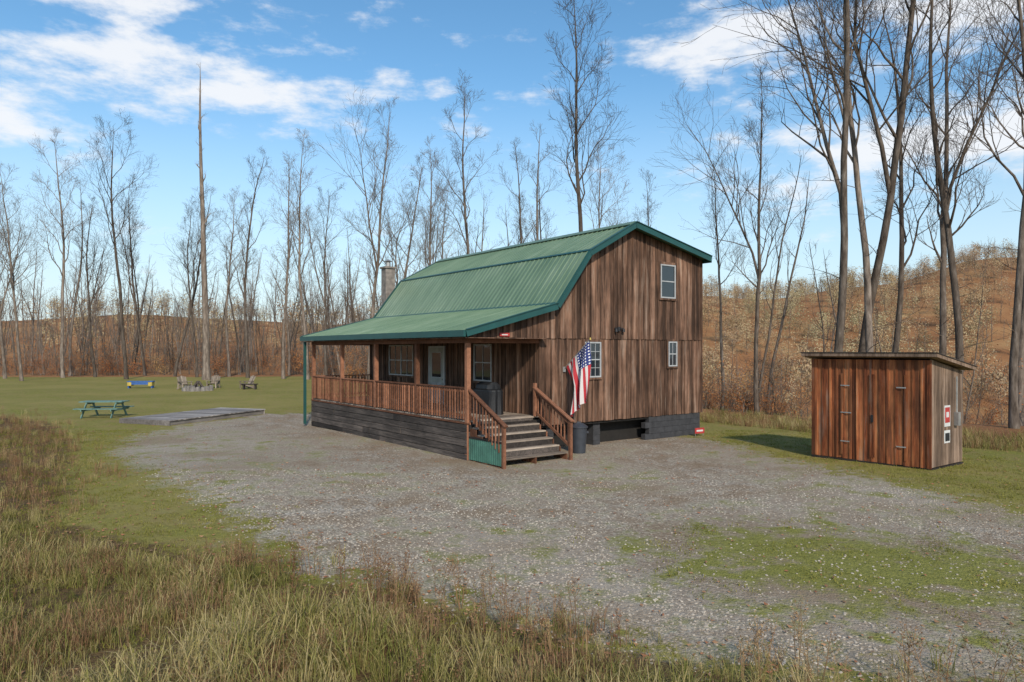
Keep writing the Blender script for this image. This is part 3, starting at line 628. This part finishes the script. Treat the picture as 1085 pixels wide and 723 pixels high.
def leafbush(name, seed, H, nl, ls, mat, rad):
    rg = random.Random(seed); mb = MB()
    for k in range(4):
        a = rg.uniform(0, 6.28); d = Vector((math.cos(a) * .3, math.sin(a) * .3, 1)).normalized(); grow(mb, rg, Vector((rg.uniform(-.2, .2), rg.uniform(-.2, .2), -.1)), d, H * rg.uniform(.7, 1), .03, 2, 1, 4)
    cl = [Vector((rg.gauss(0, rad * .5), rg.gauss(0, rad * .5), H * rg.uniform(.2, .95))) for _ in range(12)]
    for k in range(nl):
        c = rg.choice(cl); p = c + Vector((rg.gauss(0, rad * .25), rg.gauss(0, rad * .25), rg.gauss(0, H * .09))); p.z = max(.05, p.z)
        a = Vector((rg.gauss(0, 1), rg.gauss(0, 1), rg.gauss(0, 1))).normalized() * ls * rg.uniform(.6, 1.2); c_ = a.orthogonal().normalized() * ls * .45
        mb.add([p - a * .5, p + c_ * .5, p + a * .5, p - c_ * .5], [(0, 1, 2, 3)], mat, rg.random())
    return mb.obj(name, link=False)
LB = [leafbush('lb%d' % i, 40 + i, [3.2, 2.2, 4.5, 1.4][i], [240, 200, 300, 180][i], .15, M_leaf, [1.2, 1.0, 1.5, .9][i]) for i in range(4)]
q = 1300; az = rs.uniform(-50, 48, q); D = edge(az) + 0.5 + 34 * rs.rand(q) ** 1.6; x = D * np.tan(np.radians(az)); y = D; cl = np.sin(x * .21) + np.sin(y * .17 + 1) + rs.normal(0, .7, q); k = (cl > -.7) & ~((az > 22) & (rs.rand(q) < .7)); x, y = x[k], y[k]; n = len(x); s = rs.uniform(.35, 1.0, n) * np.where(x < 0, 1.15, .8)
scatter('autumn_understory', P3(x, y), rot3(n), np.stack([s, s, s], 1), LB)
HT = [leafbush('ht%d' % i, 60 + i, 12, 300, .75, M_hleaf, 3.2) for i in range(3)]
HT += [tree('hb%d' % i, 70 + i, 14, .3, 10, .5, maxl=3, r0=.13) for i in range(3)]
q = 4000; az = rs.uniform(-48, 48, q); D = 130 + 380 * rs.rand(q) ** .8; k = (az > 4) | ((rs.rand(q) < .5) & (D < 380)); az, D = az[k], D[k]; n = len(az); x = D * np.tan(np.radians(az)); y = D; s = rs.uniform(.5, .95, n)
lf = rs.rand(n) < np.where(az > 4, .6, .3)
ii = np.where(lf, rs.randint(3, 6, n), rs.randint(0, 3, n))
scatter('hillside_forest', P3(x, y), rot3(n), np.stack([s, s, s], 1), HT, ii)

# ------------------------------------------------------------------ grasses
M_grass = instmat('grass_blades', [(0.1, (0.09, 0.10, 0.025)), (0.38, (0.19, 0.195, 0.05)), (0.58, (0.35, 0.29, 0.11)), (0.85, (0.5, 0.4, 0.21))], .6, .25)
M_green = instmat('short_grass', [(0.1, (0.12, 0.125, 0.025)), (0.5, (0.25, 0.24, 0.05)), (0.9, (0.42, 0.35, 0.13))], .6, .25)
M_stalk = instmat('dry_stalks', [(0.1, (0.12, 0.06, 0.035)), (0.5, (0.24, 0.14, 0.075)), (0.9, (0.4, 0.28, 0.15))], .8, .1)
def tuft(name, seed, nb, H, w, spread, mat, droop=.5):
    rg = random.Random(seed); mb = MB()
    for k in range(nb):
        a = rg.uniform(0, 6.28); r = spread * math.sqrt(rg.random()); p = Vector((r * math.cos(a), r * math.sin(a), -.01)); a2 = rg.uniform(0, 6.28); d = Vector((math.cos(a2), math.sin(a2), 0)); h = H * rg.uniform(.35, 1.1); dr = droop * rg.uniform(.2, 1.4); sd = Vector((-d.y, d.x, 0)) * w / 2
        q = [p, p + Vector((0, 0, h * .5)) + d * h * dr * .2, p + Vector((0, 0, h * (.9 - .2 * dr))) + d * h * dr * .6, p + Vector((0, 0, h * (1.0 - .4 * dr))) + d * h * dr]
        mb.add([q[0] - sd, q[0] + sd, q[1] - sd * .9, q[1] + sd * .9, q[2] - sd * .6, q[2] + sd * .6, q[3]], [(0, 1, 3, 2), (2, 3, 5, 4), (4, 5, 6)], mat, rg.random())
    return mb.obj(name, link=False)
def weed(name, seed, H):
    rg = random.Random(seed); mb = MB()
    for k in range(3):
        p = Vector((rg.uniform(-.08, .08), rg.uniform(-.08, .08), 0)); d = Vector((rg.gauss(0, .12), rg.gauss(0, .12), 1)).normalized(); h = H * rg.uniform(.6, 1); pts = [p, p + d * h * .5, p + d * h + Vector((rg.gauss(0, .05), rg.gauss(0, .05), 0))]; tube(mb, pts, [.005, .004, .002], 3, M_stalk, rg.random())
        for j in range(9):
            f = .35 + .65 * rg.random(); q = p + d * h * f; a = rg.uniform(0, 6.28); e = q + Vector((math.cos(a), math.sin(a), .9)).normalized() * h * .2 * rg.uniform(.4, 1); tube(mb, [q, e], [.003, .0015], 3, M_stalk, rg.random())
            for z in range(2):
                c = e + Vector((rg.gauss(0, .012), rg.gauss(0, .012), rg.gauss(0, .02))); u = Vector((rg.gauss(0, 1), rg.gauss(0, 1), rg.gauss(0, 1))).normalized() * .014; v2 = u.orthogonal().normalized() * .008; mb.add([c - u, c + v2, c + u, c - v2], [(0, 1, 2, 3)], M_stalk, rg.random())
    return mb.obj(name, link=False)
def npick(n, x0, x1, y0, y1, test):
    x = rs.uniform(x0, x1, n); y = rs.uniform(y0, y1, n); k = test(x, y) & (np.abs(x) < .95 * y + 1); return x[k], y[k]
def pn(x, y): return .5 + .25 * np.sin(x * 2.3 + 1.7 * np.sin(y * 1.1)) + .25 * np.sin(y * 3.1 + 1.3 * np.sin(x * 1.9) + 2)
TU = [tuft('tu%d' % i, 80 + i, 24, [.36, .24, .5][i], .008, .14, M_grass, [.7, 1.1, .6][i]) for i in range(3)]
x, y = npick(24000, -16, 12, 3, 14.5, lambda x, y: (sdf(x, y, TALL) + rs.normal(0, .4, x.shape) > 0) & (rs.rand(*x.shape) < .25 + .8 * pn(x, y))); n = len(x)
s = (rs.uniform(.35, 1.2, n) * (.4 + .9 * pn(x * .6, y * .6))) * np.clip(.4 + sdf(x, y, TALL) * .45, .35, 1)
scatter('tall_meadow_grass', P3(x, y), rot3(n, .25), np.stack([s, s, s], 1), TU)
SG = [tuft('sg%d' % i, 90 + i, 18, .05, .007, .12, M_green, 1.0) for i in range(2)]
def lawnt(x, y):
    g = sdf(x, y, GRAVEL); mo = sdf(x, y, MOSS)
    return (((g < rs.normal(-.1, .6, x.shape)) & (sdf(x, y, LAWN) > 0) & (rs.rand(*x.shape) < .15 + .8 * pn(x * .8, y * .8))) | ((mo > rs.normal(0, .6, x.shape)) & (rs.rand(*x.shape) < .45 * pn(x * 1.3, y * 1.3) ** 2)))
x, y = npick(50000, -22, 14, 7, 27, lawnt); n = len(x); s = rs.uniform(.4, 1.5, n)
scatter('lawn_grass', P3(x, y), rot3(n), np.stack([s, s, s], 1), SG)
WD = [weed('wd%d' % i, 100 + i, [.5, .7, .95][i]) for i in range(3)]
BT = [tuft('bt0', 130, 26, .42, .008, .2, M_stalk, .6)]
x, y = npick(3000, -28, 12, 3.5, 34, lambda x, y: ((sdf(x, y, BRUSH) > rs.normal(0, .4, x.shape)) & (rs.rand(*x.shape) < .9)) | ((sdf(x, y, TALL) > .1) & (rs.rand(*x.shape) < .6)))
x2, y2 = npick(900, -6, 9, 5.4, 10, lambda x, y: (np.abs(sdf(x, y, TALL)) < .5) & (pn(x, y) > .45)); x = np.r_[x, x2]; y = np.r_[y, y2]
n = len(x); s = rs.uniform(.3, .95, n)
scatter('dry_weeds', P3(x, y), rot3(n, .12), np.stack([s, s, s], 1), WD)
x, y = npick(8000, -28, 0, 10, 34, lambda x, y: (sdf(x, y, BRUSH) > rs.normal(0, .6, x.shape)) & (pn(x * .7, y * .7) > .3))
x2, y2 = npick(9000, -9, 9, 3.5, 11, lambda x, y: (sdf(x, y, TALL) > rs.normal(0, .3, x.shape)) & (pn(x * .9 + 2, y * .9 + 1) > .5)); x = np.r_[x, x2]; y = np.r_[y, y2]; n = len(x); s = rs.uniform(.35, .9, n)
scatter('brown_brush_grass', P3(x, y), rot3(n), np.stack([s, s, s], 1), BT + [TU[0]])
x, y = npick(8000, 7, 26, 17, 33, lambda x, y: (np.abs(sdf(x, y, LAWN)) < 1.8)); n = len(x); s = rs.uniform(.4, 1.2, n)
scatter('edge_grass', P3(x, y), rot3(n), np.stack([s, s, s], 1), [TU[1], TU[2], BT[0]])
M_fl = instmat('fallen_leaf', [(0.0, (0.16, 0.07, 0.04)), (0.3, (0.27, 0.10, 0.05)), (0.6, (0.34, 0.19, 0.10))], .7)
mb = MB()
n = 26000; x = rs.uniform(-20, 16, n); y = 6 + 28 * rs.rand(n) ** 1.3; dE = np.abs(sdf(x, y, TALL)); dG = np.abs(sdf(x, y, GRAVEL)); k = rs.rand(n) < (.16 + .9 * np.exp(-dE / .6) + .25 * np.exp(-dG / .8) + .5 * np.exp(-np.hypot(x + 3.5, y - 17.5) / 2)) * (.4 + pn(x, y))
x, y = x[k], y[k]; zz = gz(x, y)
for i in range(len(x)):
    if abs(x[i]) > y[i] * .9: continue
    a = R.uniform(0, 6.28); l = R.uniform(.02, .042); t = R.uniform(.0, .03)
    ca, sa = math.cos(a) * l, math.sin(a) * l; z = zz[i] + .012
    mb.add([(x[i] - ca, y[i] - sa, z + t), (x[i] + sa * .6, y[i] - ca * .6, z), (x[i] + ca, y[i] + sa, z + t * .6), (x[i] - sa * .6, y[i] + ca * .6, z + .01)], [(0, 1, 2, 3)], M_fl)
mb.obj('fallen_leaves')
M_gs = instmat('gravel_stone', [(0.05, (0.16, 0.128, 0.095)), (0.5, (0.33, 0.28, 0.22)), (0.9, (0.5, 0.44, 0.36))], .9)
def stone(i):
    mb = MB(); rg = random.Random(i); v = []
    for (z, r) in ((-.3, .8), (.25, 1.0), (.62, .55)):
        for q in range(6): a = q * 1.047 + rg.uniform(-.2, .2); rr = r * rg.uniform(.75, 1.15); v.append((.018 * rr * math.cos(a), .014 * rr * math.sin(a), .013 * z))
    f = [(r * 6 + q, r * 6 + (q + 1) % 6, r * 6 + 6 + (q + 1) % 6, r * 6 + 6 + q) for r in range(2) for q in range(6)] + [(12, 13, 14, 15, 16, 17)]
    mb.add(v, f, M_gs, rg.random()); return mb.obj('st%d' % i, link=False)
x, y = npick(60000, -9, 12, 6, 18, lambda x, y: (sdf(x, y, GRAVEL) > rs.normal(0, .3, x.shape)) & (rs.rand(*x.shape) < np.clip(14 / y - .55, .1, 1)) & ~((sdf(x, y, MOSS) > -.3) & (rs.rand(*x.shape) < .8))); n = len(x); s = rs.uniform(.4, 1.4, n)
scatter('gravel_stones', P3(x, y), rot3(n, .3), np.stack([s, s, s], 1), [stone(i) for i in range(3)])

# ------------------------------------------------------------------ sky & sun
SUN_EL = 33; sdir = Vector((0.22, -0.975, 0)).normalized()
w = bpy.data.worlds.new('World'); S.world = w; w.use_nodes = True; nt = w.node_tree; bg = nt.nodes['Background']
sky = N(nt, 'ShaderNodeTexSky', sky_type='NISHITA'); sky.sun_disc = False; sky.sun_elevation = math.radians(SUN_EL); sky.sun_rotation = math.atan2(sdir.x, sdir.y); sky.air_density = 1.0; sky.dust_density = 0.5; sky.ozone_density = 1.7
tc = N(nt, 'ShaderNodeTexCoord').outputs['Generated']; sx = N(nt, 'ShaderNodeSeparateXYZ'); L(nt, tc, sx.inputs[0])
AZ = math_(nt, 'MULTIPLY', math_(nt, 'ARCTAN2', sx.outputs[0], sx.outputs[1]), 57.2958); EL = math_(nt, 'MULTIPLY', math_(nt, 'ARCSINE', sx.outputs[2]), 57.2958)
cv = N(nt, 'ShaderNodeCombineXYZ'); L(nt, AZ, cv.inputs[0]); L(nt, math_(nt, 'MULTIPLY', EL, 2.6), cv.inputs[1])
n1 = noise(nt, cv.outputs[0], .15, 8, .62)
tot = None
for (a, e, wa, we, k) in [(-26, 19.4, 18, 2.4, 1.05), (-32, 24.0, 13, 1.7, 1.15), (-38, 14.5, 9, 2.4, .85), (-5.5, 20.3, 2.4, 1.1, .8), (18, 22.8, 8, 2.8, 1.15), (34, 22.8, 10, 3.0, 1.15), (31, 14.5, 14, 3.4, 1.0), (0, 44, 80, 8, .7)]:
    da = math_(nt, 'DIVIDE', math_(nt, 'SUBTRACT', AZ, a), wa); de = math_(nt, 'DIVIDE', math_(nt, 'SUBTRACT', EL, e), we)
    g_ = math_(nt, 'MULTIPLY', math_(nt, 'EXPONENT', math_(nt, 'MULTIPLY', math_(nt, 'ADD', math_(nt, 'MULTIPLY', da, da), math_(nt, 'MULTIPLY', de, de)), -1.0)), k)
    tot = g_ if tot is None else math_(nt, 'MAXIMUM', tot, g_)
f = math_(nt, 'ADD', math_(nt, 'MULTIPLY', tot, .6), math_(nt, 'MULTIPLY', math_(nt, 'SUBTRACT', n1, .5), 2.0))
mr = N(nt, 'ShaderNodeMapRange', interpolation_type='SMOOTHSTEP'); mr.inputs[1].default_value = .15; mr.inputs[2].default_value = .68; L(nt, f, mr.inputs[0])
veil = N(nt, 'ShaderNodeMapRange', interpolation_type='SMOOTHSTEP'); veil.inputs[1].default_value = 22; veil.inputs[2].default_value = 0; veil.inputs[3].default_value = 0; veil.inputs[4].default_value = .8; L(nt, EL, veil.inputs[0])
hs = N(nt, 'ShaderNodeHueSaturation'); hs.inputs['Saturation'].default_value = 1.2; hs.inputs['Value'].default_value = 1.25; hs.inputs['Hue'].default_value = .492; L(nt, sky.outputs[0], hs.inputs['Color'])
c1 = mixc(nt, veil.outputs[0], hs.outputs[0], (4.7, 5.8, 6.5))
c2 = mixc(nt, math_(nt, 'MULTIPLY', mr.outputs[0], .9), c1, (6.8, 6.9, 7.1))
L(nt, c2, bg.inputs['Color']); bg.inputs['Strength'].default_value = 0.14
sl = bpy.data.lights.new('sun', 'SUN'); sl.energy = 3.7; sl.angle = math.radians(2.5); sl.color = (1, .91, .78); so = bpy.data.objects.new('sun', sl); COL.objects.link(so)
dv = Vector((sdir.x * math.cos(math.radians(SUN_EL)), sdir.y * math.cos(math.radians(SUN_EL)), math.sin(math.radians(SUN_EL)))); so.rotation_euler = dv.to_track_quat('Z', 'Y').to_euler(); so.location = (0, 0, 50)
# ------------------------------------------------------------------ camera
cd = bpy.data.cameras.new('camera'); cd.lens = 24.62; cd.sensor_width = 36; cd.shift_y = 0.0088; cd.clip_end = 5000; cam = bpy.data.objects.new('camera', cd); cam.location = (0, 0, 3.1); cam.rotation_euler = (math.radians(90), 0, 0); COL.objects.link(cam); S.camera = cam
S.view_settings.view_transform = 'Standard'; S.view_settings.look = 'None'; S.view_settings.exposure = 0
